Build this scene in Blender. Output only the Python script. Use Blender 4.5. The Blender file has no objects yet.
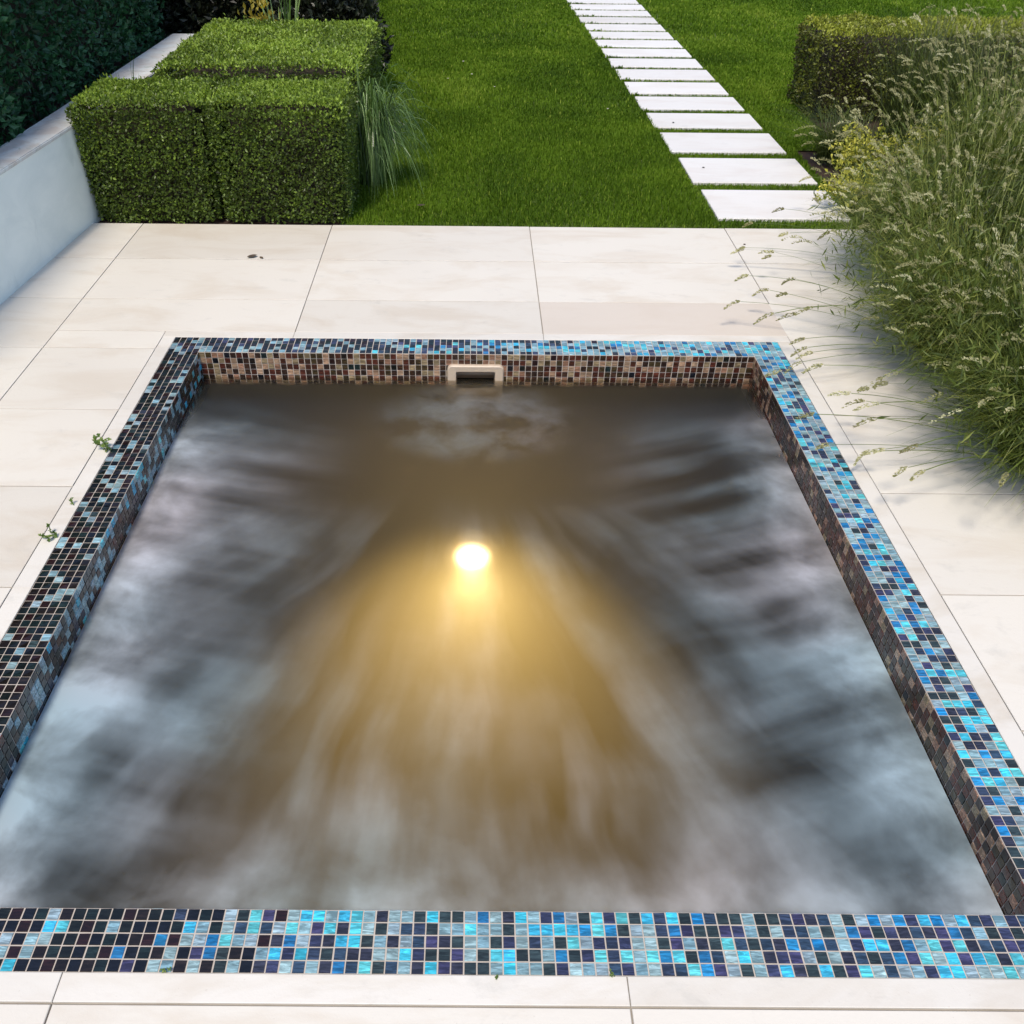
import bpy, bmesh, math
import numpy as np
from mathutils import Matrix, Vector

rng = np.random.default_rng(7)
scene = bpy.context.scene
COL = scene.collection

# ------------------------------------------------------------------ tagging
def tag(o, label=None, cat=None, group=None, kind=None):
    if label: o['label'] = label
    if cat: o['category'] = cat
    if group: o['group'] = group
    if kind: o['kind'] = kind
    return o

def empty(name, loc, label=None, cat=None, group=None):
    o = bpy.data.objects.new(name, None); COL.objects.link(o); o.location = loc
    o.empty_display_size = .1
    return tag(o, label, cat, group)

def link_mesh(name, me, mat, parent=None, world=True):
    """mesh data is in world coordinates; a parented mesh gets the inverse offset of its thing"""
    o = bpy.data.objects.new(name, me); COL.objects.link(o)
    for m in (mat if isinstance(mat, (list, tuple)) else [mat]):
        me.materials.append(m)
    if parent is not None:
        o.parent = parent
        if world:
            off = Vector((0, 0, 0)); p = parent
            while p is not None:
                off += p.location; p = p.parent
            o.location = -off
    return o

def np_mesh(name, verts, faces, mat, parent=None, attr=None, smooth=False, midx=None, world=True):
    """verts (n,3), faces (m,k) all the same size; attr dict name -> (n,4) point colours"""
    verts = np.ascontiguousarray(verts, dtype=np.float32)
    faces = np.ascontiguousarray(faces, dtype=np.int32)
    me = bpy.data.meshes.new(name)
    n, k = faces.shape
    me.vertices.add(len(verts)); me.vertices.foreach_set('co', verts.ravel())
    me.loops.add(n * k); me.loops.foreach_set('vertex_index', faces.ravel())
    me.polygons.add(n)
    me.polygons.foreach_set('loop_start', np.arange(0, n * k, k, dtype=np.int32))
    me.polygons.foreach_set('loop_total', np.full(n, k, dtype=np.int32))
    me.polygons.foreach_set('use_smooth', np.full(n, bool(smooth), dtype=bool))
    if midx is not None: me.polygons.foreach_set('material_index', np.ascontiguousarray(midx, dtype=np.int32))
    if attr:
        for a, v in attr.items():
            ca = me.color_attributes.new(a, 'FLOAT_COLOR', 'POINT')
            ca.data.foreach_set('color', np.ascontiguousarray(v, dtype=np.float32).ravel())
    me.update(calc_edges=True)
    return link_mesh(name, me, mat, parent, world)

# ------------------------------------------------------------------ materials
def mat_new(name):
    m = bpy.data.materials.new(name); m.use_nodes = True
    nt = m.node_tree; b = nt.nodes['Principled BSDF']; return m, nt, b
def N(nt, t, **kw):
    n = nt.nodes.new(t)
    for k, v in kw.items(): setattr(n, k, v)
    return n
def mixc(nt, fac, a, b, blend='MIX'):
    n = N(nt, 'ShaderNodeMix', data_type='RGBA', blend_type=blend)
    for s, v in ((n.inputs[0], fac), (n.inputs[6], a), (n.inputs[7], b)):
        if hasattr(v, 'links'): nt.links.new(v, s)
        else: s.default_value = v if not isinstance(v, tuple) else (*v, 1)[:4]
    return n.outputs[2]
def ramp(nt, src, stops):
    r = N(nt, 'ShaderNodeValToRGB'); nt.links.new(src, r.inputs[0])
    e = r.color_ramp.elements
    while len(e) < len(stops): e.new(.5)
    for i, (p, c) in enumerate(stops):
        e[i].position = p; e[i].color = (*c, 1) if isinstance(c, tuple) else (c, c, c, 1)
    return r.outputs[0]
def noise(nt, scale, detail=4, rough=.55, vec=None, dist=0):
    n = N(nt, 'ShaderNodeTexNoise'); n.inputs['Scale'].default_value = scale
    n.inputs['Detail'].default_value = detail; n.inputs['Roughness'].default_value = rough
    n.inputs['Distortion'].default_value = dist
    if vec is not None: nt.links.new(vec, n.inputs['Vector'])
    return n
def wpos(nt):
    return N(nt, 'ShaderNodeNewGeometry').outputs['Position']
def mapping(nt, vec, scale=(1, 1, 1), rot=(0, 0, 0)):
    m = N(nt, 'ShaderNodeMapping'); nt.links.new(vec, m.inputs[0])
    m.inputs['Scale'].default_value = scale; m.inputs['Rotation'].default_value = rot
    return m.outputs[0]
def bump(nt, b, h, strength=.3, dist=.01):
    n = N(nt, 'ShaderNodeBump'); n.inputs['Strength'].default_value = strength
    n.inputs['Distance'].default_value = dist
    nt.links.new(h, n.inputs['Height']); nt.links.new(n.outputs[0], b.inputs['Normal'])
def math_(nt, op, a, b=None, c=None, clamp=False):
    n = N(nt, 'ShaderNodeMath', operation=op, use_clamp=clamp)
    for i, v in enumerate((a, b, c)):
        if v is None: continue
        if hasattr(v, 'links'): nt.links.new(v, n.inputs[i])
        else: n.inputs[i].default_value = v
    return n.outputs[0]

def stone_mat(name, base, warm, cool, rough=.6):
    m, nt, b = mat_new(name)
    P = wpos(nt)
    at = N(nt, 'ShaderNodeAttribute', attribute_name='slab')
    # offset the veins in every slab by its own random colour
    add = N(nt, 'ShaderNodeVectorMath', operation='MULTIPLY_ADD')
    nt.links.new(at.outputs['Color'], add.inputs[0]); add.inputs[1].default_value = (9, 9, 9); nt.links.new(P, add.inputs[2])
    n1 = noise(nt, 2.2, 6, .62, mapping(nt, add.outputs[0], (1, 2.6, 1)), .6)
    n2 = noise(nt, 7.5, 7, .7, mapping(nt, add.outputs[0], (1, 1.8, 1)), .3)
    c = mixc(nt, ramp(nt, n1.outputs[0], [(.48, 0.), (.66, 1.)]), base, warm)
    c = mixc(nt, ramp(nt, n2.outputs[0], [(.58, 0.), (.74, .55)]), c, cool)
    sp = noise(nt, 160, 2, .5, P)
    c = mixc(nt, ramp(nt, sp.outputs[0], [(.71, 0.), (.76, .28)]), c, (.40, .34, .28))
    tone = N(nt, 'ShaderNodeSeparateColor'); nt.links.new(at.outputs['Color'], tone.inputs[0])
    c = mixc(nt, ramp(nt, tone.outputs[0], [(.86, 0.), (.95, .62)]), c, (.60, .51, .43))
    c = mixc(nt, 1.0, c, ramp(nt, tone.outputs[1], [(0, (.88, .875, .87)), (.5, (.97, .97, .97)), (1, (1, 1, 1))]), 'MULTIPLY')
    # faint wear where dirt gathers, in patches
    n3 = noise(nt, .9, 3, .5, P)
    c = mixc(nt, ramp(nt, n3.outputs[0], [(.47, 0.), (.72, .34)]), c, (.53, .49, .44))
    nt.links.new(c, b.inputs['Base Color'])
    b.inputs['Roughness'].default_value = rough
    hn = noise(nt, 60, 5, .7, P)
    bump(nt, b, hn.outputs[0], .25, .002)
    return m

M_STONE = stone_mat('limestone_paving', (.69, .645, .575), (.63, .565, .48), (.52, .49, .44))
M_MARBLE = stone_mat('pale_trim_stone', (.70, .66, .60), (.62, .56, .48), (.52, .49, .44), .5)
M_STEP = stone_mat('stepping_stone', (.72, .70, .68), (.67, .63, .60), (.56, .555, .54))

def grout_mat(name, c0, c1, scale=30):
    m, nt, b = mat_new(name)
    n = noise(nt, scale, 4, .6, wpos(nt))
    nt.links.new(mixc(nt, n.outputs[0], c0, c1), b.inputs['Base Color'])
    b.inputs['Roughness'].default_value = .85
    bump(nt, b, n.outputs[0], .4, .002)
    return m
M_GROUT = grout_mat('tile_grout', (.40, .35, .31), (.54, .48, .42), 60)
M_JOINT = grout_mat('paving_joint', (.11, .095, .08), (.40, .36, .31), 9)
M_PLASTER = grout_mat('basin_plaster', (.060, .062, .048), (.10, .10, .08), 5)
M_BEIGE = grout_mat('beige_plastic', (.46, .36, .27), (.56, .46, .36), 40)
M_BEIGE.node_tree.nodes['Principled BSDF'].inputs['Roughness'].default_value = .45

# mosaic: one colour per tile, with the streaks that run through pressed glass
M_TILE, nt, b = mat_new('glass_mosaic')
at = N(nt, 'ShaderNodeAttribute', attribute_name='tile')
ti = N(nt, 'ShaderNodeAttribute', attribute_name='tint')
sc_ = N(nt, 'ShaderNodeVectorMath', operation='MULTIPLY_ADD')
nt.links.new(ti.outputs['Color'], sc_.inputs[0]); sc_.inputs[1].default_value = (7, 7, 7); nt.links.new(wpos(nt), sc_.inputs[2])
st = noise(nt, 60, 4, .65, mapping(nt, sc_.outputs[0], (.35, 2.2, 2.2), (0, 0, .3)), 1.2)
stv = ramp(nt, st.outputs[0], [(.42, .62), (.52, 1.0), (.66, 1.75)])
c = mixc(nt, 1.0, at.outputs['Color'], stv, 'MULTIPLY')
nt.links.new(c, b.inputs['Base Color'])
b.inputs['Roughness'].default_value = .22
b.inputs['Coat Weight'].default_value = .35; b.inputs['Coat Roughness'].default_value = .08
bn = noise(nt, 90, 3, .5, sc_.outputs[0]); bump(nt, b, bn.outputs[0], .25, .0015)

def leaf_mat(name, dark, mid, light, trans=.35, rough=.45, spec=.5):
    m, nt, b = mat_new(name)
    at = N(nt, 'ShaderNodeAttribute', attribute_name='leaf')
    sep = N(nt, 'ShaderNodeSeparateColor'); nt.links.new(at.outputs['Color'], sep.inputs[0])
    c = ramp(nt, sep.outputs[0], [(0, dark), (.5, mid), (1, light)])
    nt.links.new(c, b.inputs['Base Color'])
    b.inputs['Roughness'].default_value = rough
    b.inputs['Specular IOR Level'].default_value = spec
    tr = N(nt, 'ShaderNodeBsdfTranslucent')
    nt.links.new(mixc(nt, 1.0, c, (1.25, 1.15, .55), 'MULTIPLY'), tr.inputs[0])
    mx = N(nt, 'ShaderNodeMixShader'); mx.inputs[0].default_value = trans
    nt.links.new(b.outputs[0], mx.inputs[1]); nt.links.new(tr.outputs[0], mx.inputs[2])
    nt.links.new(mx.outputs[0], nt.nodes['Material Output'].inputs[0])
    return m
M_BOX = leaf_mat('box_leaf', (.036, .042, .012), (.110, .175, .026), (.36, .50, .07))
M_DARKLEAF = leaf_mat('laurel_leaf', (.010, .042, .020), (.028, .115, .048), (.09, .25, .11), .25, .42)
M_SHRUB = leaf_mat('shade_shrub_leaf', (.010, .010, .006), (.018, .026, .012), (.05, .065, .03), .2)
M_YELLOW = leaf_mat('sunlit_leaf', (.30, .26, .03), (.55, .46, .08), (.80, .70, .25), .5)  # yellow backlight put into the leaf colour
M_GRASS = leaf_mat('lawn_blade', (.046, .098, .008), (.135, .235, .014), (.34, .42, .06), .38, .65, .15)
M_REED = leaf_mat('reed_blade', (.02, .045, .012), (.09, .17, .035), (.36, .52, .20), .35, .3)
M_RHEDGE = leaf_mat('privet_leaf', (.050, .038, .016), (.12, .14, .025), (.40, .44, .05))
M_BUSH = leaf_mat('bush_blade', (.028, .042, .008), (.125, .175, .030), (.44, .45, .13), .38)
M_SEED = leaf_mat('seed_head', (.24, .23, .11), (.42, .41, .22), (.70, .68, .46), .3, .8, .2)
M_SPURGE = leaf_mat('spurge_leaf', (.08, .12, .02), (.36, .38, .05), (.74, .68, .13), .35)
M_WEED = leaf_mat('weed_leaf', (.05, .10, .02), (.12, .20, .04), (.24, .30, .08), .3)
M_DEAD = leaf_mat('dead_leaf', (.05, .035, .02), (.12, .08, .05), (.26, .18, .11), .1)
M_PETAL = leaf_mat('pale_petal', (.5, .4, .36), (.65, .55, .5), (.8, .72, .68), .2)
M_TWIG = grout_mat('twig_bark', (.020, .014, .009), (.05, .035, .022), 40)
M_SOIL = grout_mat('bed_soil', (.020, .011, .008), (.060, .028, .018), 22)
M_TURF = grout_mat('turf_base', (.04, .065, .008), (.085, .13, .012), 14)

# rendered garden wall, cyan skylight put into its colour
M_WALL, nt, b = mat_new('sky_tinted_render')
P = wpos(nt)
n1 = noise(nt, 3.5, 6, .65, mapping(nt, P, (1, 1, 1.6)), .8)
c = mixc(nt, ramp(nt, n1.outputs[0], [(.36, 0.), (.66, 1.)]), (.83, .90, .87), (.74, .82, .80))
n2 = noise(nt, 9, 5, .6, mapping(nt, P, (1, 1, .35)), .5)
c = mixc(nt, ramp(nt, n2.outputs[0], [(.60, 0.), (.72, .4)]), c, (.58, .66, .64))
nt.links.new(c, b.inputs['Base Color']); b.inputs['Roughness'].default_value = .8
bump(nt, b, noise(nt, 40, 5, .6, P).outputs[0], .2, .004)
M_COPE, nt, b = mat_new('stone_coping')
P = wpos(nt)
n1 = noise(nt, 5, 6, .7, P, 1.)
c = mixc(nt, ramp(nt, n1.outputs[0], [(.38, 0.), (.62, 1.)]), (.66, .70, .70), (.56, .52, .48))
n2 = noise(nt, 11, 5, .7, P, .8)
c = mixc(nt, ramp(nt, n2.outputs[0], [(.57, 0.), (.68, .7)]), c, (.36, .42, .38))
nt.links.new(c, b.inputs['Base Color']); b.inputs['Roughness'].default_value = .75
bump(nt, b, n2.outputs[0], .3, .004)

M_STEEL, nt, b = mat_new('lamp_ring_steel')
b.inputs['Base Color'].default_value = (.6, .6, .58, 1); b.inputs['Metallic'].default_value = 1; b.inputs['Roughness'].default_value = .3
M_LENS, nt, b = mat_new('lit_lens')
b.inputs['Base Color'].default_value = (.9, .8, .5, 1)
b.inputs['Emission Color'].default_value = (1, .72, .36, 1); tc = N(nt, 'ShaderNodeTexCoord'); sv = N(nt, 'ShaderNodeVectorMath', operation='SUBTRACT'); nt.links.new(wpos(nt), sv.inputs[0]); sv.inputs[1].default_value = (.008, 3.0417, -.990)
ln = N(nt, 'ShaderNodeVectorMath', operation='LENGTH'); nt.links.new(sv.outputs[0], ln.inputs[0])
mr = N(nt, 'ShaderNodeMapRange', interpolation_type='SMOOTHERSTEP'); nt.links.new(ln.outputs['Value'], mr.inputs[0])
mr.inputs[1].default_value = .0; mr.inputs[2].default_value = .125; mr.inputs[3].default_value = 1; mr.inputs[4].default_value = 0
pw = math_(nt, 'MULTIPLY', math_(nt, 'POWER', mr.outputs[0], 1.8), 900); nt.links.new(math_(nt, 'ADD', pw, 2.5), b.inputs['Emission Strength'])

# ------------------------------------------------------------------ measurements (metres)
H = 1.620
T = .0235                       # mosaic pitch
XL, XR = -1.0402, 1.0748
YN, YF = .8562, 3.0487
XR = XL + 90 * T; YF = YN + 93 * T + .0070
YF = YN + 93 * T; 
RW = 5 * T                      # rim width
WATER = -.106
DEEP = -1.55
CX = (XL + XR) / 2

# ------------------------------------------------------------------ ground
def quads(name, rects, z, mat, kind=None, parent=None):
    v = []; f = []
    for (x0, y0, x1, y1) in rects:
        k = len(v); v += [(x0, y0, z), (x1, y0, z), (x1, y1, z), (x0, y1, z)]; f.append((k, k + 1, k + 2, k + 3))
    o = np_mesh(name, np.array(v), np.array(f), mat, parent)
    if kind: tag(o, kind=kind)
    return o
hx0, hx1, hy0, hy1 = XL - RW + .005, XR + RW - .005, YN - RW + .005, YF + RW - .005
def ring(X0, Y0, X1, Y1):
    return [(X0, Y0, hx0, Y1), (hx1, Y0, X1, Y1), (hx0, Y0, hx1, hy0), (hx0, hy1, hx1, Y1)]
quads('ground', ring(-90, -60, 90, 140), -.016, M_SOIL, 'structure')
LAWN_X0, LAWN_X1, LAWN_Y0, LAWN_Y1 = -.66, 16.0, 4.382, 26.
quads('lawn', [(LAWN_X0, LAWN_Y0, 1.97, 6.5), (1.97, 5.72, 2.24, 6.5), (LAWN_X0 - .5, 6.5, LAWN_X1, LAWN_Y1)], -.008, M_TURF, 'structure')

# ------------------------------------------------------------------ paving: slabs with open joints over a mortar bed
def slab_mesh(name, rects, mat, z=0., th=.03, bev=.0011, parent=None, tones=None):
    V = []; F = []; A = []
    for i, (x0, y0, x1, y1) in enumerate(rects):
        k = len(V); dz = rng.uniform(-.0007, .0007)
        for (e, zz) in ((0, z - th), (0, z - bev + dz), (bev, z + dz)):
            V += [(x0 + e, y0 + e, zz), (x1 - e, y0 + e, zz), (x1 - e, y1 - e, zz), (x0 + e, y1 - e, zz)]
        for l in (0, 4):
            for j in range(4):
                a = k + l + j; b_ = k + l + (j + 1) % 4
                F.append((a, b_, b_ + 4, a + 4))
        F.append((k + 8, k + 9, k + 10, k + 11))
        c = rng.random(3) * np.array([.8, 1, 1])
        if tones and i in tones: c[0] = tones[i]
        A += [(*c, 1)] * 12
    return np_mesh(name, np.array(V), np.array(F), mat, parent, {'slab': np.array(A)})
g = .0017
PX0, PX1 = -2.2, 2.02
xj = [-1.64, -.70, .28, 1.25]
TR = .052
yj = [4.375, 3.935, 3.507, 3.067, 2.622, 2.178, 1.73, 1.285, .84, .39]
ox0, ox1, oy0, oy1 = XL - RW - TR, XR + RW + TR, YN - RW - TR, YF + RW + TR
rects = []; tones = {}
def add(x0, y0, x1, y1, tone=None):
    if tone: tones[len(rects)] = tone
    rects.append((x0 + g, y0 + g * 1.35, x1 - g, y1 - g * 1.35))
# rows behind the pool
cols = [PX0, *xj, PX1]
for i in range(2):
    for j in range(5): add(cols[j], yj[i + 1], cols[j + 1], yj[i])
for j in range(1, 4):
    xa = cols[j]; xb = cols[j + 1]
    if j == 1: xb = cols[2]
    add(xa if j > 1 else cols[1], oy1, xb, yj[2], .97 if j == 3 else None)
# left of pool, right of pool
for i in range(2, 9):
    add(PX0, yj[i + 1], xj[0], yj[i])
    if i > 2: add(xj[0], yj[i + 1], ox0, yj[i])
    add(ox1, yj[i + 1], PX1, yj[i])
add(xj[0], yj[3], ox0, oy1)
# in front of the pool
for a, b_ in ((PX0, -1.64), (-1.64, -.715), (-.715, .283), (.283, 1.27), (1.27, PX1)):
    for y1, y0 in ((oy0, .245), (.245, -.25), (-.25, -.75)):
        if y1 == oy0 and a in (PX0, 1.27):
            add(a, y0, b_, .39)
        elif y1 == oy0 and a == -1.64:
            add(a, y0, b_, .39); 
            add(ox0, .39, b_, y1)
        elif y1 == oy0: add(a, y0, min(b_, 1.27), y1)
        else: add(a, y0, b_, y1)
pav = slab_mesh('pavement', rects, M_STONE, tones=tones)
tag(pav, kind='structure')
quads('paving_bed', [(PX0, -.75, hx0, 4.376), (hx1, -.75, PX1, 4.376), (hx0, -.75, hx1, hy0), (hx0, hy1, hx1, 4.376)], -.006, M_JOINT, 'structure')

# ------------------------------------------------------------------ plunge pool
pool = empty('plunge_pool', (CX, (YN + YF) / 2, 0),
             'sunken square plunge pool edged in blue and black glass mosaic, painted sunlit brown inside', 'pool')
# pale stone trim round the rim
tx0, tx1, ty0, ty1 = XL - RW, XR + RW, YN - RW, YF + RW
trim = []
def span(a, b, cuts):
    pts = [a, *[c for c in cuts if a < c < b], b]; return list(zip(pts[:-1], pts[1:]))
for a, b_ in span(ox0, ox1, (-.715, .283)): trim.append((a + .0008, oy0 + g, b_ - .0008, ty0 - .0006))
for a, b_ in span(ox0, ox1, (-.70, .28)): trim.append((a + .0008, ty1 + .0006, b_ - .0008, oy1 - g))
for a, b_ in span(ty0, ty1, (yj[3], yj[4], yj[5], yj[6], yj[7])):
    trim.append((ox0 + g, a + .0008, tx0 - .0006, b_ - .0008)); trim.append((tx1 + .0006, a + .0008, ox1 - g, b_ - .0008))
slab_mesh('trim', trim, M_MARBLE, z=.0012, parent=pool)

# shell: grout bed on the rim and the waterline band, plaster below
ROWS = 6
zb = -ROWS * T
def box_quads(loop):    # helper: list of 4-vertex faces
    v = []; f = []
    for q in loop:
        k = len(v); v += q; f.append((k, k + 1, k + 2, k + 3))
    return np.array(v), np.array(f)
gz = -.0012
SK0, SK1, SKT, SKB = -.092 + .028, .120 - .028, -.066, -.172     # skimmer opening in the far wall
def wallq(xa, ya, xb, yb, z0, z1): return [(xa, ya, z0), (xb, yb, z0), (xb, yb, z1), (xa, ya, z1)]
Q = [[(tx0, ty0, gz), (tx1, ty0, gz), (XR, YN, gz), (XL, YN, gz)], [(tx1, ty0, gz), (tx1, ty1, gz), (XR, YF, gz), (XR, YN, gz)],
     [(tx1, ty1, gz), (tx0, ty1, gz), (XL, YF, gz), (XR, YF, gz)], [(tx0, ty1, gz), (tx0, ty0, gz), (XL, YN, gz), (XL, YF, gz)],
     wallq(XL, YN, XL, YF, zb, gz), wallq(XR, YN, XR, YF, zb, gz), wallq(XL, YN, XR, YN, zb, gz),
     wallq(XL, YF, SK0, YF, zb, gz), wallq(SK1, YF, XR, YF, zb, gz), wallq(SK0, YF, SK1, YF, SKT, gz)]
v, f = box_quads(Q); np_mesh('grout_bed', v, f, M_GROUT, pool)
e = .003
Q = [wallq(XL, YN, XL, YF, DEEP, zb), wallq(XR, YN, XR, YF, DEEP, zb), wallq(XL, YN, XR, YN, DEEP, zb),
     wallq(XL, YF, SK0, YF, SKB, zb), wallq(SK1, YF, XR, YF, SKB, zb), wallq(XL, YF, XR, YF, DEEP, SKB),
     [(XL, YN, DEEP), (XR, YN, DEEP), (XR, YF, DEEP), (XL, YF, DEEP)],
     # a bench along the left and right walls
     [(XL, YN, -.62), (XL + .38, YN, -.62), (XL + .38, YF, -.62), (XL, YF, -.62)], wallq(XL + .38, YN, XL + .38, YF, DEEP, -.62),
     [(XR - .38, YN, -.62), (XR, YN, -.62), (XR, YF, -.62), (XR - .38, YF, -.62)], wallq(XR - .38, YN, XR - .38, YF, DEEP, -.62)]
v, f = box_quads(Q); np_mesh('basin', v, f, M_PLASTER, pool)

# mosaic tiles: real little pressed squares, coloured by side to paint in sun, shade and sky reflection
BLACK = [(.006, .008, .007), (.012, .008, .007), (.005, .006, .010), (.018, .006, .006), (.008, .016, .016)]
NAVY = [(.032, .038, .085), (.042, .040, .100), (.028, .042, .078), (.026, .050, .088)]
SLATE = [(.022, .034, .036), (.026, .042, .046), (.026, .028, .046)]
PALE = [(.20, .33, .37), (.23, .34, .36), (.17, .30, .36), (.23, .32, .37)]
CYAN = [(.045, .42, .56), (.08, .46, .55), (.040, .35, .54), (.10, .48, .52)]
BLUE = [(.012, .17, .40), (.018, .14, .32), (.02, .20, .42)]
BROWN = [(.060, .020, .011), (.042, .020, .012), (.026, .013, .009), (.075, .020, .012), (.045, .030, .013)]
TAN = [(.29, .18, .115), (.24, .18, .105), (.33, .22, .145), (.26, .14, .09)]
def pick(groups, probs):
    gidx = rng.choice(len(groups), p=np.array(probs) / sum(probs)); gg = groups[gidx]
    return np.array(gg[rng.integers(len(gg))]) * rng.uniform(.82, 1.2)
def pal_near(x, y):
    t = min(max((x + .72) / .40, 0), 1)
    if x < -.32 and rng.random() > t * .9: return pick([BLACK, NAVY, PALE, CYAN], [.74, .07, .17, .02])
    return pick([SLATE, NAVY, PALE, CYAN, BLUE], [.22, .21, .27, .21, .09])
def pal_left(x, y): return pick([BLACK, SLATE, PALE], [.80, .03, .17])
def pal_far(x, y):  # paler rightwards, with sky reflection put into the colour
    t = min(max((x + .3) / 1.0, 0), 1)
    return pick([BLACK, NAVY, PALE, CYAN, BLUE], [.50 * (1 - t) + .04, .20, .26 + .35 * t, .02 + .22 * t, .10 * t + .01])
def pal_right(x, y):  # sky reflection painted in as pale blues
    t = min(max((y - 1.1) / 1.4, 0), 1)
    return pick([SLATE, NAVY, PALE, CYAN, BLUE], [.24 * (1 - t) + .04, .22, .34 + .2 * t, .15, .10 + .08 * t])
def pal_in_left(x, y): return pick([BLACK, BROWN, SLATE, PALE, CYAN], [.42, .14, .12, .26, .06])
def pal_in_far(x, y): return pick([BROWN, BLACK, TAN], [.64, .03, .33])  # warm sunlight painted into far and right wall tiles
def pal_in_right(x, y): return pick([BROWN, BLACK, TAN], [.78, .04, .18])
def tiles(name, spots, U, V_, W_, pal):
    """spots: list of corner positions; U,V_ in-plane unit vectors; W_ outward normal"""
    U, V_, W_ = map(np.array, (U, V_, W_)); s = T - .0016; e = .0009; h = .0016
    P = np.array(spots) + (U + V_) * .00095
    n = len(P)
    P = P + rng.normal(0, .00022, (n, 1)) * U + rng.normal(0, .00022, (n, 1)) * V_
    tilt = rng.normal(0, .00035, (n, 4, 1))
    c4 = [(0, 0), (1, 0), (1, 1), (0, 1)]
    base = np.stack([P + U * a * s + V_ * b_ * s - W_ * .001 for a, b_ in c4], 1)
    top = np.stack([P + U * (e + a * (s - 2 * e)) + V_ * (e + b_ * (s - 2 * e)) + W_ * h for a, b_ in c4], 1) + tilt * W_
    VV = np.concatenate([base, top], 1).reshape(-1, 3)
    F = []
    fb = [(0, 1, 5, 4), (1, 2, 6, 5), (2, 3, 7, 6), (3, 0, 4, 7), (4, 5, 6, 7)]
    F = (np.arange(n)[:, None, None] * 8 + np.array(fb)[None]).reshape(-1, 4)
    cols_ = np.array([pal(p[0], p[1]) for p in P])
    A = np.repeat(np.concatenate([np.clip(cols_, 0, 1), np.ones((n, 1))], 1), 8, 0)
    B = np.repeat(np.concatenate([rng.random((n, 3)), np.ones((n, 1))], 1), 8, 0)
    return np_mesh(name, VV, F, M_TILE, pool, {'tile': A, 'tint': B})
X, Y, Z = (1, 0, 0), (0, 1, 0), (0, 0, 1)
nx = 90; ny = 93
tiles('rim_mosaic', [(tx0 + i * T, ty0 + j * T, gz) for i in range(nx + 10) for j in range(5)], X, Y, Z, pal_near)
tiles('rim_mosaic', [(tx0 + i * T, YF + j * T, gz) for i in range(nx + 10) for j in range(5)], X, Y, Z, pal_far)
tiles('rim_mosaic', [(tx0 + i * T, YN + j * T, gz) for i in range(5) for j in range(ny)], X, Y, Z, pal_left)
tiles('rim_mosaic', [(XR + i * T, YN + j * T, gz) for i in range(5) for j in range(ny)], X, Y, Z, pal_right)
zt = gz - .001
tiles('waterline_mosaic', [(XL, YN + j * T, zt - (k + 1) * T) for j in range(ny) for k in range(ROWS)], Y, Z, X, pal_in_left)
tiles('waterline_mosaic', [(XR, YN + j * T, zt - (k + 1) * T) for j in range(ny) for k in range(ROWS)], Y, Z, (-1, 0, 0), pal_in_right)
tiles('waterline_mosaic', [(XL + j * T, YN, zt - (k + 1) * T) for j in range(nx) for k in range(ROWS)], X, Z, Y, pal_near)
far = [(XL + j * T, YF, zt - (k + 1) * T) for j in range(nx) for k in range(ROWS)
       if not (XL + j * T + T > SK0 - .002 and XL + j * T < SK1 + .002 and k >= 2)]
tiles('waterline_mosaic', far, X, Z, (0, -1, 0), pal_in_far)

# skimmer: rounded frame round an opening, with a sloping throat behind it
def skimmer():
    bm = bmesh.new()
    def loop(x0, x1, z0, z1, r, y, n=6):
        out = []
        for cx, cz, a0 in ((x1 - r, z1 - r, 0), (x0 + r, z1 - r, 90), (x0 + r, z0 + r, 180), (x1 - r, z0 + r, 270)):
            for k in range(n + 1):
                a = math.radians(a0 + 90 * k / n); out.append(bm.verts.new((cx + r * math.cos(a), y, cz + r * math.sin(a))))
        return out
    x0, x1, z0, z1 = -.094, .122, -.20, -.043
    L = [loop(x0, x1, z0, z1, .018, YF - .001), loop(x0, x1, z0, z1, .018, YF - .013),
         loop(x0 + .004, x1 - .004, z0 + .004, z1 - .004, .015, YF - .017),
         loop(SK0 + .002, SK1 - .002, SKB + .004, SKT - .002, .006, YF - .016),
         loop(SK0 + .004, SK1 - .004, SKB + .006, SKT - .004, .005, YF - .010),
         loop(SK0 + .004, SK1 - .004, SKB + .006, SKT - .004, .005, YF + .03)]
    for a, b_ in zip(L[:-1], L[1:]):
        n = len(a)
        for i in range(n): bm.faces.new((a[i], a[(i + 1) % n], b_[(i + 1) % n], b_[i]))
    bmesh.ops.recalc_face_normals(bm, faces=bm.faces)
    me = bpy.data.meshes.new('skimmer_frame'); bm.to_mesh(me); bm.free()
    fr = link_mesh('skimmer_frame', me, M_BEIGE, pool)
    a, b_, zt_, zb_ = SK0 + .004, SK1 - .004, SKT - .004, SKB + .006
    y0, y1 = YF + .03, YF + .11
    Q = [[(a, y0, -.1055), (b_, y0, -.1055), (b_, y1, -.078), (a, y1, -.078)],
         [(a, y0, zt_), (b_, y0, zt_), (b_, y1, zt_), (a, y1, zt_)],
         [(a, y0, zb_), (a, y1, zb_), (a, y1, zt_), (a, y0, zt_)], [(b_, y0, zb_), (b_, y1, zb_), (b_, y1, zt_), (b_, y0, zt_)],
         [(a, y1, zb_), (b_, y1, zb_), (b_, y1, zt_), (a, y1, zt_)]]
    v, f = box_quads(Q)
    th = np_mesh('throat', v, f, M_BEIGE, None); th.parent = fr
skimmer()

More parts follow.
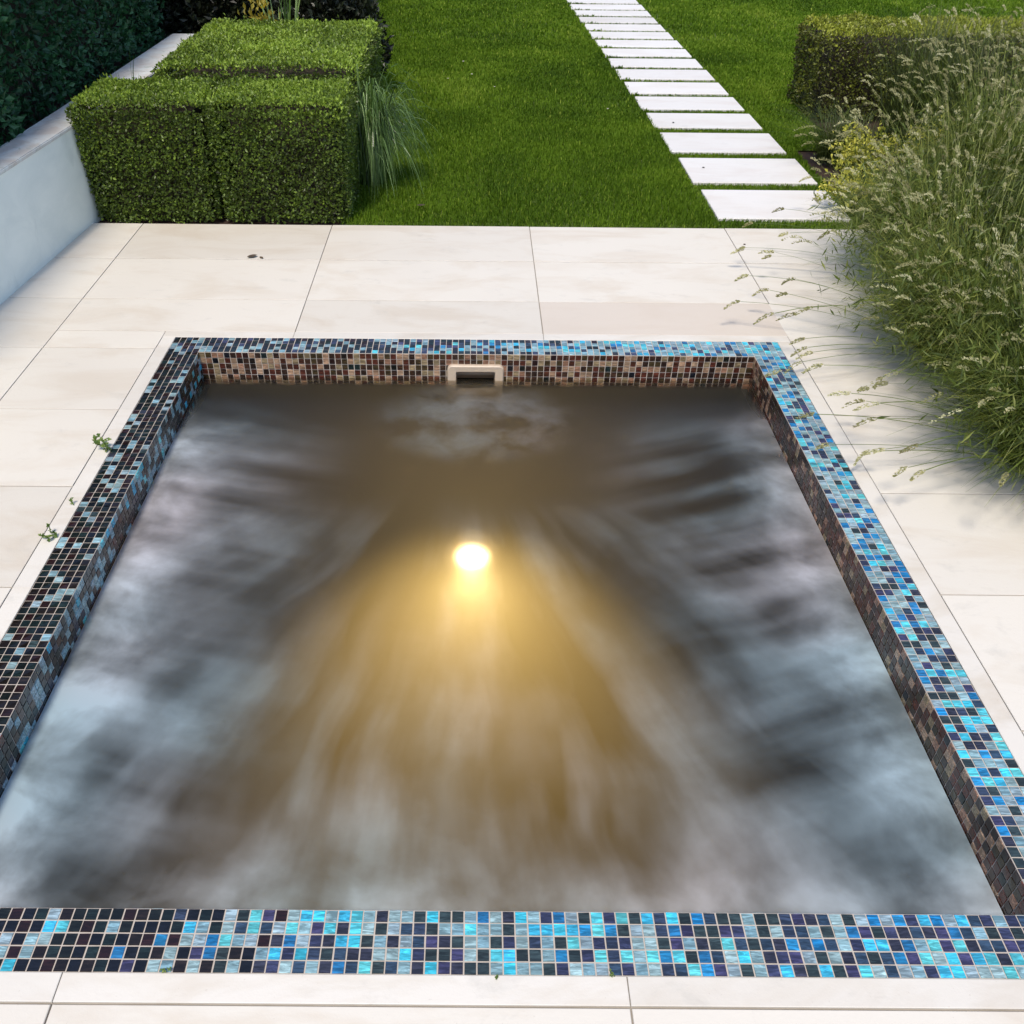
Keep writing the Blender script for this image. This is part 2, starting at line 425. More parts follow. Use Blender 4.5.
# the lit underwater lamp on the far wall
LZ = -.990; LX = .008
lampo = empty('pool_lamp', (LX, YF, LZ)); lampo.parent = pool
lampo.location = Vector((LX, YF, LZ)) - pool.location
def disc(name, r, y, mat, rr=None, dome=0.):
    bm = bmesh.new(); n = 40; rings = []
    for (q, yy) in (rr or [(r, y)]):
        rings.append([bm.verts.new((LX + q * math.cos(2 * math.pi * k / n), yy, LZ + q * math.sin(2 * math.pi * k / n))) for k in range(n)])
    for a, b_ in zip(rings[:-1], rings[1:]):
        for i in range(n): bm.faces.new((a[i], a[(i + 1) % n], b_[(i + 1) % n], b_[i]))
    bm.faces.new(rings[-1])
    bmesh.ops.recalc_face_normals(bm, faces=bm.faces)
    me = bpy.data.meshes.new(name); bm.to_mesh(me); bm.free()
    for p in me.polygons: p.use_smooth = True
    o = link_mesh(name, me, mat, None); o.parent = lampo; o.location = -Vector((LX, YF, LZ)); return o
disc('lamp_ring', 0, 0, M_STEEL, [(.158, YF - .002), (.158, YF - .02), (.148, YF - .028), (.126, YF - .028), (.126, YF - .02)])
disc('lamp_lens', 0, 0, M_LENS, [(.125, YF - .022), (.112, YF - .032), (.09, YF - .036), (.065, YF - .039), (.03, YF - .042)])
ld = bpy.data.lights.new('pool_lamp_beam', 'SPOT'); ld.energy = 3000; ld.color = (1, .74, .31)
ld.spot_size = math.radians(45); ld.spot_blend = 1.0; ld.shadow_soft_size = .07
lo = bpy.data.objects.new('pool_lamp_beam', ld); COL.objects.link(lo); lo.parent = lampo
lo.location = (0, -.06, 0)
lo.rotation_euler = Vector((0, -1, .47)).to_track_quat('-Z', 'Y').to_euler()

# ------------------------------------------------------------------ water: cloudy body with blown foam drifting on the surface
M_WATER = bpy.data.materials.new('cloudy_water'); M_WATER.use_nodes = True
nt = M_WATER.node_tree; nt.nodes.remove(nt.nodes['Principled BSDF']); out = nt.nodes['Material Output']
P = wpos(nt)
sep = N(nt, 'ShaderNodeSeparateXYZ'); nt.links.new(P, sep.inputs[0])
px, py = sep.outputs[0], sep.outputs[1]
def smooth(src, a, b_, va, vb):
    m = N(nt, 'ShaderNodeMapRange', interpolation_type='SMOOTHERSTEP'); nt.links.new(src, m.inputs[0])
    for i_, q_ in enumerate((a, b_, va, vb)): m.inputs[i_ + 1].default_value = q_
    return m.outputs[0]
def mul(*q_):
    o_ = q_[0]
    for x_ in q_[1:]: o_ = math_(nt, 'MULTIPLY', o_, x_)
    return o_
wob = noise(nt, 1.5, 2, .5, P)
wb = math_(nt, 'SUBTRACT', wob.outputs[0], .5)
soft = noise(nt, 4.6, 5, .55, P, .2)
softv = ramp(nt, soft.outputs[0], [(.34, .12), (.66, 1.)])
def streaks(ax, ay, sx, sy, sc, det, seed, lo, hi):
    c_ = N(nt, 'ShaderNodeCombineXYZ')
    nt.links.new(math_(nt, 'MULTIPLY', ax, sx), c_.inputs[0]); nt.links.new(math_(nt, 'MULTIPLY', ay, sy), c_.inputs[1]); c_.inputs[2].default_value = seed
    n_ = noise(nt, sc, det, .45, c_.outputs[0], 0)
    return ramp(nt, n_.outputs[0], [(lo, 0.), (hi, 1.)])
dl = math_(nt, 'SUBTRACT', px, XL); dr_ = math_(nt, 'SUBTRACT', XR, px); dn = math_(nt, 'SUBTRACT', py, YN); df = math_(nt, 'SUBTRACT', YF, py)
# jets along the side walls push foam inwards in cross streaks
yl = math_(nt, 'ADD', math_(nt, 'ADD', py, math_(nt, 'MULTIPLY', dl, .25)), math_(nt, 'MULTIPLY', wb, .12))
yr = math_(nt, 'ADD', math_(nt, 'ADD', py, math_(nt, 'MULTIPLY', dr_, .38)), math_(nt, 'MULTIPLY', wb, .14))
left = mul(streaks(px, yl, 1.0, 6.5, 1.0, 3, 3.1, .36, .72), smooth(dl, .02, .78, 1., 0.))
leftb = mul(smooth(dl, .0, .30, 1.30, 0.), math_(nt, 'ADD', mul(softv, .7), .3))
right = mul(streaks(px, yr, 1.0, 6.2, 1.0, 3, 8.7, .36, .72), smooth(dr_, .02, .85, .9, 0.))
rightb = mul(smooth(dr_, .0, .28, 1.10, 0.), math_(nt, 'ADD', mul(softv, .7), .3))
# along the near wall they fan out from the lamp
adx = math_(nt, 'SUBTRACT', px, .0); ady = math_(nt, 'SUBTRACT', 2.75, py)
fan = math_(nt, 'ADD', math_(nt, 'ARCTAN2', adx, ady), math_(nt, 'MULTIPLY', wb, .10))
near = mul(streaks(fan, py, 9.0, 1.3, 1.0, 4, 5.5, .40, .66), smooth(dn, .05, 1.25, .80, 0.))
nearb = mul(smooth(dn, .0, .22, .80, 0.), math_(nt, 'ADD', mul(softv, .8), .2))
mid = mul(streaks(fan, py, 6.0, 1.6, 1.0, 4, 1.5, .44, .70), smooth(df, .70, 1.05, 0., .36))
side = math_(nt, 'MAXIMUM', math_(nt, 'ADD', left, leftb), math_(nt, 'ADD', right, rightb))
farm = smooth(df, .10, .62, 0., 1.)
m3 = math_(nt, 'ADD', mul(side, farm), math_(nt, 'MAXIMUM', math_(nt, 'ADD', near, nearb), mid))
m3 = mul(m3, math_(nt, 'ADD', mul(softv, .60), .34))
# loose swirl in front of the skimmer
sdx = math_(nt, 'MULTIPLY', math_(nt, 'SUBTRACT', px, .02), 2.6); sdy = math_(nt, 'MULTIPLY', math_(nt, 'SUBTRACT', py, 2.74), 3.6)
sk = smooth(math_(nt, 'ADD', math_(nt, 'MULTIPLY', sdx, sdx), math_(nt, 'MULTIPLY', sdy, sdy)), 0, 1.3, .42, 0.)
cl2 = noise(nt, 6.5, 5, .6, P, .25)
m4 = math_(nt, 'ADD', m3, mul(sk, ramp(nt, cl2.outputs[0], [(.40, 0.), (.68, .8)])))
geo = N(nt, 'ShaderNodeNewGeometry'); gs = N(nt, 'ShaderNodeSeparateXYZ'); nt.links.new(geo.outputs['Position'], gs.inputs[0])
topm = math_(nt, 'GREATER_THAN', gs.outputs[2], WATER - .001)      # foam and sheen only exist on the surface itself
foam = math_(nt, 'MULTIPLY', mul(m4, .66), topm, clamp=True)
hue = noise(nt, 1.1, 2, .5, P)
fc = mixc(nt, ramp(nt, hue.outputs[0], [(.38, 0.), (.62, 1.)]), (.57, .74, .84), (.78, .76, .82))  # sky colour mixed into the foam tint
dif = N(nt, 'ShaderNodeBsdfDiffuse'); nt.links.new(fc, dif.inputs[0])
trl = N(nt, 'ShaderNodeBsdfTranslucent'); nt.links.new(fc, trl.inputs[0])
fs = N(nt, 'ShaderNodeMixShader'); fs.inputs[0].default_value = .45; nt.links.new(dif.outputs[0], fs.inputs[1]); nt.links.new(trl.outputs[0], fs.inputs[2])
tra = N(nt, 'ShaderNodeBsdfTransparent')
mud = N(nt, 'ShaderNodeBsdfDiffuse'); mud.inputs[0].default_value = (.009, .013, .014, 1)
mtl = N(nt, 'ShaderNodeBsdfTranslucent'); mtl.inputs[0].default_value = (.44, .40, .30, 1)
mu = N(nt, 'ShaderNodeMixShader'); mu.inputs[0].default_value = .62; nt.links.new(mud.outputs[0], mu.inputs[1]); nt.links.new(mtl.outputs[0], mu.inputs[2])
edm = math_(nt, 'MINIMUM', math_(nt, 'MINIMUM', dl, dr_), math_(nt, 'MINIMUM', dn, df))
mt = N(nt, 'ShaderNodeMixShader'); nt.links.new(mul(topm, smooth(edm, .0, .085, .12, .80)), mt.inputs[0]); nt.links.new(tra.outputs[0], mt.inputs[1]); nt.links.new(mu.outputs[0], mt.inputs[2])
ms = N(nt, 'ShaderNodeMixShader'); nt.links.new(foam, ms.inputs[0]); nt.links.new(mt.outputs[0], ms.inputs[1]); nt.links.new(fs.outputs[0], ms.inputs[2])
gl = N(nt, 'ShaderNodeBsdfGlossy'); gl.inputs['Roughness'].default_value = .32
fr = N(nt, 'ShaderNodeFresnel'); fr.inputs[0].default_value = 1.33
mg = N(nt, 'ShaderNodeMixShader'); nt.links.new(math_(nt, 'MULTIPLY', fr.outputs[0], topm), mg.inputs[0]); nt.links.new(ms.outputs[0], mg.inputs[1]); nt.links.new(gl.outputs[0], mg.inputs[2])
nt.links.new(mg.outputs[0], out.inputs[0])
vs = N(nt, 'ShaderNodeVolumeScatter'); vs.inputs['Color'].default_value = (.40, .41, .42, 1); vs.inputs['Density'].default_value = .95; vs.inputs['Anisotropy'].default_value = .1
va = N(nt, 'ShaderNodeVolumeAbsorption'); va.inputs['Color'].default_value = (.53, .507, .44, 1); va.inputs['Density'].default_value = 2.3
av = N(nt, 'ShaderNodeAddShader'); nt.links.new(vs.outputs[0], av.inputs[0]); nt.links.new(va.outputs[0], av.inputs[1])
nt.links.new(av.outputs[0], out.inputs['Volume'])
e = .0035
wx0, wx1, wy0, wy1, wz0 = XL + e, XR - e, YN + e, YF - e, DEEP + .004
v = np.array([(wx0, wy0, wz0), (wx1, wy0, wz0), (wx1, wy1, wz0), (wx0, wy1, wz0), (wx0, wy0, WATER), (wx1, wy0, WATER), (wx1, wy1, WATER), (wx0, wy1, WATER)])
f = np.array([(3, 2, 1, 0), (0, 1, 5, 4), (1, 2, 6, 5), (2, 3, 7, 6), (3, 0, 4, 7), (4, 5, 6, 7)])
w = np_mesh('water', v, f, [M_WATER], None)
tag(w, kind='structure')

# ------------------------------------------------------------------ low rendered garden wall with stone coping
def inner(y): return -1.957 + .0734 * (y - 3.432)
def outer(y): return -2.065 + .026 * (y - 4.0)
wall = empty('garden_wall', (-1.98, 3.5, 0), 'low pale rendered retaining wall along the left side of the terrace', 'wall')
WZ0, WZ1, CT = -.04, .438, .456
def prism(name, pts, z0, z1, mat, parent, bev=0.):
    bm = bmesh.new()
    a = [bm.verts.new((x, y, z0)) for x, y in pts]; b_ = [bm.verts.new((x, y, z1)) for x, y in pts]
    n = len(pts)
    for i in range(n): bm.faces.new((a[i], a[(i + 1) % n], b_[(i + 1) % n], b_[i]))
    bm.faces.new(b_); bm.faces.new(a[::-1])
    if bev: bmesh.ops.bevel(bm, geom=bm.edges[:], offset=bev, segments=2, affect='EDGES')
    bmesh.ops.recalc_face_normals(bm, faces=bm.faces)
    me = bpy.data.meshes.new(name); bm.to_mesh(me); bm.free()
    return link_mesh(name, me, mat, parent)
y0, y1 = -.8, 6.58
prism('wall_face', [(inner(y0), y0), (inner(y1), y1), (outer(y1), y1), (outer(y0) - .12, y0)], WZ0, WZ1, M_WALL, wall)
cuts = [y0 - .02, .5, 1.5, 2.5, 3.5, 4.5, 5.5, y1 + .01]
for a, b_ in zip(cuts[:-1], cuts[1:]):
    ww = lambda y: outer(y) - (.12 * max(0, (3.0 - y) / 3.8))
    prism('coping_stone', [(inner(a) + .006, a + .0015), (inner(b_) + .006, b_ - .0015), (ww(b_), b_ - .0015), (ww(a), a + .0015)], WZ1, CT, M_COPE, wall, .004)

# raised soil behind the wall
bed = prism('planting_bed', [(outer(-.8) - .14, -.8), (outer(6.58) - .005, 6.56), (-6, 6.56), (-6, -.8)], -.03, .40, M_SOIL, None)
tag(bed, kind='structure')

# ------------------------------------------------------------------ foliage helpers
def unit(a): return a / (np.linalg.norm(a, axis=1, keepdims=True) + 1e-9)
def leaves(name, P, D, Nn, L, W, val, mat, parent, fold=.25, world=True):
    """diamond leaves folded along the midrib; D axis, Nn face normal, val 0..1 tint"""
    n = len(P); D = unit(D); S = unit(np.cross(D, Nn)); Nn = unit(np.cross(S, D))
    L = np.broadcast_to(L, n)[:, None]; W = np.broadcast_to(W, n)[:, None]
    a = P; b_ = P + D * L * .5 - S * W * .5 + Nn * W * fold; c = P + D * L; d = P + D * L * .5 + S * W * .5 + Nn * W * fold
    V = np.stack([a, b_, c, d], 1).reshape(-1, 3)
    k = np.arange(n)[:, None] * 4
    F = np.concatenate([k + np.array([0, 1, 2]), k + np.array([0, 2, 3])], 0)
    A = np.zeros((n, 4, 4)); A[:, :, 0] = np.clip(val, 0, 1)[:, None]; A[:, :, 3] = 1
    return np_mesh(name, V, F, mat, parent, {'leaf': A.reshape(-1, 4)}, world=world)

def blades(name, B, H_, R_, az, W, val, mat, parent, droop=1.0, k=5, taper=1., world=True, ret=False, fall=0.):
    """curved ribbons: from B rise H_, reach R_ in direction az, sagging by droop*H_"""
    n = len(B); t = np.linspace(0, 1, k + 1)[None, :, None]
    dirv = np.stack([np.cos(az), np.sin(az), np.zeros(n)], 1)[:, None, :]
    side = np.stack([-np.sin(az), np.cos(az), np.zeros(n)], 1)[:, None, :]
    tw = rng.normal(0, .5, n)[:, None, None]
    side = side * np.cos(tw) + np.array([0, 0, 1.])[None, None] * np.sin(tw) * .4 + dirv * np.sin(tw) * .6
    H_ = np.broadcast_to(H_, n)[:, None, None]; R_ = np.broadcast_to(R_, n)[:, None, None]; dr = np.broadcast_to(droop, n)[:, None, None]
    W = np.broadcast_to(W, n)[:, None, None]
    C = B[:, None, :] + dirv * R_ * (t ** 1.35) + np.array([0, 0, 1.])[None, None] * H_ * (t * (1 + dr) - dr * t ** 2.2) - np.array([0, 0, 1.])[None, None] * H_ * np.broadcast_to(fall, n)[:, None, None] * t ** 3
    C[:, :, 2] = np.maximum(C[:, :, 2], .004)
    if ret: return C
    w = W * (1 - t ** 1.6 * taper * .92) * .5
    V = np.stack([C - side * w, C + side * w], 2).reshape(n, -1, 3)
    m = V.shape[1]
    f = np.array([(2 * i, 2 * i + 1, 2 * i + 3, 2 * i + 2) for i in range(k)])
    F = (np.arange(n)[:, None, None] * m + f[None]).reshape(-1, 4)
    A = np.zeros((n, m, 4)); A[:, :, 0] = np.clip(val[:, None] + (np.repeat(t[0, :, 0], 2)[None] - .5) * .12, 0, 1); A[:, :, 3] = 1
    return np_mesh(name, V.reshape(-1, 3), F, mat, parent, {'leaf': A.reshape(-1, 4)}, world=world)

# smooth 3-D value noise for clumping
_G = rng.random((24, 24, 24))
def vnoise(P, s):
    q = P * s + 100.3; i = np.floor(q).astype(int); f = q - i; f = f * f * (3 - 2 * f); r = 0
    for a in (0, 1):
        for b_ in (0, 1):
            for c in (0, 1):
                w = (f[:, 0] if a else 1 - f[:, 0]) * (f[:, 1] if b_ else 1 - f[:, 1]) * (f[:, 2] if c else 1 - f[:, 2])
                r = r + w * _G[(i[:, 0] + a) % 24, (i[:, 1] + b_) % 24, (i[:, 2] + c) % 24]
    return r

def hedge(label, x0, x1, y0, y1, z0, z1, n, L, mat, group=None, faces='FLRTB', taper=.03, rough=.012, cat='hedge', tipgain=.0, name='box_hedge', core_in=.05):
    root = empty(name, ((x0 + x1) / 2, (y0 + y1) / 2, z0), label, cat, group)
    dx, dy, dz = x1 - x0, y1 - y0, z1 - z0
    area = {'F': dx * dz, 'B': dx * dz, 'L': dy * dz, 'R': dy * dz, 'T': dx * dy * 1.15}
    tot = sum(area[k] for k in faces); PP = []; NN = []; TT = []
    for k in faces:
        m = int(n * area[k] / tot); a, b_ = rng.random(m), rng.random(m)
        if k in 'FB':
            p = np.stack([x0 + a * dx, np.full(m, y0 if k == 'F' else y1), z0 + b_ * dz], 1); nn = np.array([0, -1. if k == 'F' else 1, 0])
        elif k in 'LR':
            p = np.stack([np.full(m, x0 if k == 'L' else x1), y0 + a * dy, z0 + b_ * dz], 1); nn = np.array([-1. if k == 'L' else 1, 0, 0])
        else:
            p = np.stack([x0 + a * dx, y0 + b_ * dy, np.full(m, z1)], 1); nn = np.array([0, 0, 1.])
        PP.append(p); NN.append(np.tile(nn, (m, 1))); TT.append(np.full(m, k == 'T'))
    P = np.concatenate(PP); Nn = np.concatenate(NN); top = np.concatenate(TT)
    # taper inwards to the foot, round the edges, push in and out in clumps
    c = np.array([(x0 + x1) / 2, (y0 + y1) / 2]); hfr = (P[:, 2] - z0) / dz
    rx = (P[:, 0] - c[0]) / (dx / 2); ry = (P[:, 1] - c[1]) / (dy / 2)
    P[:, 0] -= rx * taper * (1 - hfr); P[:, 1] -= ry * taper * .4 * (1 - hfr)
    rz = np.clip((hfr - .88) / .12, 0, 1)
    ex_ = np.clip((np.abs(rx) - (1 - .06 / dx)) / (.06 / dx), 0, 1); ey_ = np.clip((np.abs(ry) - (1 - .06 / dy)) / (.06 / dy), 0, 1)
    P[:, 2] -= (ex_ ** 2 + ey_ ** 2) * .02 * rz
    cn = vnoise(P, 9) * .6 + vnoise(P, 23) * .4
    depth = rng.exponential(.35, len(P)) * rough * 2.2 - rough * 1.2 + (cn - .5) * rough * -3.0
    P = P - Nn * depth[:, None]
    stray = rng.random(len(P)) < .03
    P[stray] += Nn[stray] * rng.uniform(.005, .03, (stray.sum(), 1))
    D = unit(Nn * .55 + rng.normal(0, .62, P.shape) + np.array([0, 0, .35]))
    Fn = unit(Nn + rng.normal(0, .55, P.shape) + np.array([0, 0, .3]))
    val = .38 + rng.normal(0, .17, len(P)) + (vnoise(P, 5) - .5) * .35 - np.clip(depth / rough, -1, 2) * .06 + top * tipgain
    Ls = L * rng.uniform(.6, 1.3, len(P))
    leaves('foliage', P, D, Fn, Ls, Ls * .62, val, mat, root)
    i = core_in
    prism('branches', [(x0 + i + taper, y0 + i), (x1 - i - taper, y0 + i), (x1 - i - taper, y1 - i), (x0 + i + taper, y1 - i)], z0 - .02, z1 - i, M_TWIG, root)
    return root

G_BOX = 'clipped box hedge blocks beside the lawn'
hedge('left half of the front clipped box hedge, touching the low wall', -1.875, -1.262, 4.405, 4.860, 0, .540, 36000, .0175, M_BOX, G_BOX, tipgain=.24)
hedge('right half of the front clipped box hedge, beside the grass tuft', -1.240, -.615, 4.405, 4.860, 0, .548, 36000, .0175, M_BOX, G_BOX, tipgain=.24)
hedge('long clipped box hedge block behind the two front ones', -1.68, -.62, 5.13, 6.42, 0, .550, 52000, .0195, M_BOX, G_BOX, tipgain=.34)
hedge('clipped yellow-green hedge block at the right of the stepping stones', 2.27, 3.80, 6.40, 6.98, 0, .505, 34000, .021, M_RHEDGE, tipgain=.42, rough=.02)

# tall glossy hedge on the raised bed behind the wall
def shrub_mass(name, label, cat, cx, cy, z0, rx, ry, rz, n, L, mat, seed=0, trunk=True, group=None, val0=.35):
    root = empty(name, (cx, cy, z0), label, cat, group)
    nl = 26; r = np.random.default_rng(seed)
    d = unit(r.normal(0, 1, (nl, 3))); d[:, 2] = np.abs(d[:, 2]) * .9
    cen = d * np.array([rx, ry, rz]) * r.uniform(.35, .72, (nl, 1)) + np.array([cx, cy, z0 + rz * .35])
    ci = r.integers(0, nl, n); u = unit(r.normal(0, 1, (n, 3)))
    rad = np.array([rx, ry, rz]) * .42 * (r.random((n, 1)) ** .35)
    P = cen[ci] + u * rad; P = P[P[:, 2] > z0 + .02]; n = len(P); u = unit(P - np.array([cx, cy, z0 + rz * .4]))
    D = unit(u + r.normal(0, .7, (n, 3)) + [0, 0, .2]); Fn = unit(u + r.normal(0, .5, (n, 3)) + [0, 0, .3])
    val = val0 + r.normal(0, .16, n) + (vnoise(P, 6) - .5) * .4
    Ls = L * r.uniform(.6, 1.3, n)
    leaves('foliage', P, D, Fn, Ls, Ls * .5, val, mat, root)
    bm = bmesh.new()
    for k in range(7):
        e_ = cen[k * 3 % nl]; p0 = Vector((cx + r.normal(0, .04), cy + r.normal(0, .04), z0 - .02)); p1 = Vector(e_)
        for s in range(4):
            a = p0.lerp(p1, s / 4); b_ = p0.lerp(p1, (s + 1) / 4); ra = .022 * (1 - s / 5); rb = .022 * (1 - (s + 1) / 5)
            q = (b_ - a).to_track_quat('Z', 'Y').to_matrix().to_4x4(); q.translation = (a + b_) / 2
            bmesh.ops.create_cone(bm, cap_ends=False, segments=6, radius1=ra, radius2=rb, depth=(b_ - a).length, matrix=q)
    me = bpy.data.meshes.new('branches'); bm.to_mesh(me); bm.free(); link_mesh('branches', me, M_TWIG, root)
    return root

hedge('tall dark glossy-leaved hedge on the raised bed behind the low wall', -3.3, -2.17, 2.2, 6.75, .40, 1.62, 60000, .036, M_DARKLEAF,
      faces='FRTB', taper=-.02, rough=.05, name='tall_hedge', core_in=.12)

# shaded shrubs closing the view beyond the wall and the box hedge
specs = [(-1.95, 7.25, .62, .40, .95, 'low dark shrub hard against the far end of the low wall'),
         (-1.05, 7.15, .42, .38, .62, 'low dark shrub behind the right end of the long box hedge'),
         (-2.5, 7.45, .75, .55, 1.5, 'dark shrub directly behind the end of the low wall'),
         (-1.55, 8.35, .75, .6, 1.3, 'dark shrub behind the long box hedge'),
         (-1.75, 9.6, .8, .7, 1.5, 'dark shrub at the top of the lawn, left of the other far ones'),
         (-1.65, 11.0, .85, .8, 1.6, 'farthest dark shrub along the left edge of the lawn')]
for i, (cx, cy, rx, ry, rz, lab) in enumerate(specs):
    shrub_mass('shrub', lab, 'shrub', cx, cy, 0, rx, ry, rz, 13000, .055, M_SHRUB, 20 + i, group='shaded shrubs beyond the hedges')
shrub_mass('sunlit_shrub', 'small shrub with sunlight painted into its yellow leaves behind the long box hedge', 'shrub', -1.45, 6.85, 0, .17, .12, .66, 420, .045, M_YELLOW, 50)

def clump(name, label, cat, cx, cy, z0, n, h, reach, w, mat, az0=0, azs=math.pi, rad=.06, droop=1., val0=.45, vs=.2, part='blades', k=6, group=None, fall=0.):
    root = empty(name, (cx, cy, z0), label, cat, group)
    a = rng.uniform(0, 2 * math.pi, n); rr = rad * np.sqrt(rng.random(n))
    B = np.stack([cx + rr * np.cos(a), cy + rr * np.sin(a), np.full(n, z0)], 1)
    az = az0 + rng.uniform(-azs, azs, n)
    blades(part, B, h * rng.uniform(.55, 1.1, n), reach * rng.uniform(.3, 1.15, n), az, w * rng.uniform(.6, 1.2, n),
           val0 + rng.normal(0, vs, n), mat, root, droop=droop * rng.uniform(.5, 1.3, n), k=k, fall=fall * rng.uniform(.3, 1.3, n))
    return root
clump('strappy_plant', 'strap-leaved plant standing behind the long box hedge', 'plant', -1.27, 6.75, 0, 26, .80, .22, .024, M_REED, rad=.08, droop=.3, val0=.75)
clump('strappy_plant', 'few dark strap leaves between the box hedge and the low wall', 'plant', -1.80, 5.0, 0, 16, .62, .16, .016, M_REED, rad=.05, droop=.25, val0=.2, vs=.08)
clump('ornamental_grass', 'arching tuft of long blue-green grass right of the box hedges', 'grass tuft', -.57, 5.02, 0, 520, .62, .32, .0075, M_REED, az0=-.55, azs=1.2, rad=.09, droop=1.1, val0=.46, vs=.3, k=9, fall=.80)

# ------------------------------------------------------------------ stepping stones
fronts = [4.488, 5.046, 5.615, 6.143, 6.600, 7.045, 7.490, 7.915, 8.318, 8.705, 9.090, 9.465, 9.850, 10.230, 10.605, 10.986, 11.37]
ordn = ['first', 'second', 'third', 'fourth', 'fifth', 'sixth', 'seventh', 'eighth', 'ninth', 'tenth', 'eleventh', 'twelfth', 'thirteenth',
        'fourteenth', 'fifteenth', 'sixteenth', 'seventeenth']
def px0(y): return 1.240 - .0365 * (y - 4.5)
def px1(y): return 1.925 - .023 * (y - 4.5)
for i, y in enumerate(fronts[:16]):
    pitch = fronts[i + 1] - y; d = pitch * .785
    x0 = px0(y) + rng.normal(0, .003)
    o = slab_mesh('stepping_stone', [(x0, y, px1(y) + rng.normal(0, .004), y + d)], M_STEP, z=.010 + rng.normal(0, .0008), th=.04, bev=.003)
    tag(o, f'pale rectangular stepping stone, {ordn[i]} from the terrace in the lawn path', 'stepping stone', 'stepping stones of the lawn path')

# ------------------------------------------------------------------ lawn blades
def lawn_pts(n, x0, x1, y0, y1):
    p = np.stack([rng.uniform(x0, x1, n), rng.uniform(y0, y1, n), np.full(n, -.008)], 1)
    return p
def not_on_stone(p):
    k = np.ones(len(p), bool)
    for i, y in enumerate(fronts[:16]):
        pitch = fronts[i + 1] - y; d = pitch * .785
        k &= ~((p[:, 0] > px0(y) + .004) & (p[:, 0] < px1(y) - .004) & (p[:, 1] > y + .004) & (p[:, 1] < y + d - .004))
    return k
P = np.concatenate([lawn_pts(170000, LAWN_X0, 2.26, 4.384, 6.6), lawn_pts(150000, LAWN_X0 - .5, 3.9, 6.6, 9.0), lawn_pts(190000, LAWN_X0 - .5, 7.0, 9.0, 13.5)])
P = P[not_on_stone(P)]
P = P[~((P[:, 1] < 5.72) & (P[:, 0] > 1.97))]
n = len(P); dist = P[:, 1]; sc = np.clip((dist - 3) / 3, .8, 3)
az = rng.uniform(0, 2 * math.pi, n)
hgt = rng.uniform(.012, .034, n) * (1 + .3 * (vnoise(P, 3) - .5)); lean = rng.uniform(.002, .018, n)
edge_ = (np.abs(P[:, 1] - 4.384) < .02) | ((P[:, 0] > 1.2) & (P[:, 0] < 1.9) & (P[:, 1] < 12))
hgt = np.where(edge_, hgt * .62, hgt)
wd = rng.uniform(.0016, .0030, n) * sc
top = P + np.stack([np.cos(az) * lean, np.sin(az) * lean, hgt], 1)
sd = np.stack([-np.sin(az), np.cos(az), np.zeros(n)], 1) * wd[:, None]
mid = P * .45 + top * .55 + np.stack([np.zeros(n), np.zeros(n), hgt * .12], 1)
V = np.stack([P - sd, P + sd, mid + sd * .8, top, mid - sd * .8], 1).reshape(-1, 3)
k = np.arange(n)[:, None] * 5
F = np.concatenate([k + np.array([0, 1, 2]), k + np.array([0, 2, 4]), k + np.array([4, 2, 3])], 0)
patch = vnoise(P * [1, 1, 0], 1.3) * .5 + vnoise(P * [1, 1, 0] + 7, 4.) * .5
val = .38 + rng.normal(0, .11, n) + (patch - .5) * .8
dry = rng.random(n) < .03; val[dry] = rng.uniform(.8, 1., dry.sum())
A = np.zeros((n, 5, 4)); A[:, :, 0] = np.clip(val, 0, 1)[:, None]; A[:, :, 3] = 1
o = np_mesh('lawn_grass', V, F, M_GRASS, None, {'leaf': A.reshape(-1, 4)}); tag(o, 'short mown green grass of the lawn', 'grass', kind='stuff')

# ------------------------------------------------------------------ arching bushes on the right, with nodding seed heads
def spikes(C, L=.045, nf=26, rad=.0055):
    """fuzzy tapering heads along the last stretch of each stem C (n,k,3) -> leaf arrays"""
    n = len(C); tip = C[:, -1]; d = unit(C[:, -1] - C[:, -2])
    P = []; D = []; Nn = []; ids = []
    t = rng.random((n, nf)); a = rng.uniform(0, 2 * math.pi, (n, nf))
    up = np.tile([0, 0, 1.], (n, 1)); s1 = unit(np.cross(d, up + .01)); s2 = np.cross(d, s1)
    Ls = L * rng.uniform(.6, 1.25, n)
    bend = rng.normal(0, .16, (n, 1, 3)) * Ls[:, None, None]
    ax = tip[:, None] + d[:, None] * (t * Ls[:, None])[..., None] + bend * (t ** 2)[..., None] + np.array([0, 0, -1.]) * ((t ** 2) * Ls[:, None] * .45)[..., None]
    rd = s1[:, None] * np.cos(a)[..., None] + s2[:, None] * np.sin(a)[..., None]
    prof = np.sin(np.clip(t * .92 + .1, 0, 1) * math.pi) ** .6 * rad
    P = ax + rd * (prof * .5)[..., None]; D = rd * .42 + d[:, None] * 1.2 + rng.normal(0, .14, rd.shape); Nn = rd + rng.normal(0, .3, rd.shape)
    return P.reshape(-1, 3), D.reshape(-1, 3), Nn.reshape(-1, 3), np.repeat(rng.normal(.45, .22, n), nf) + rng.normal(0, .12, n * nf)

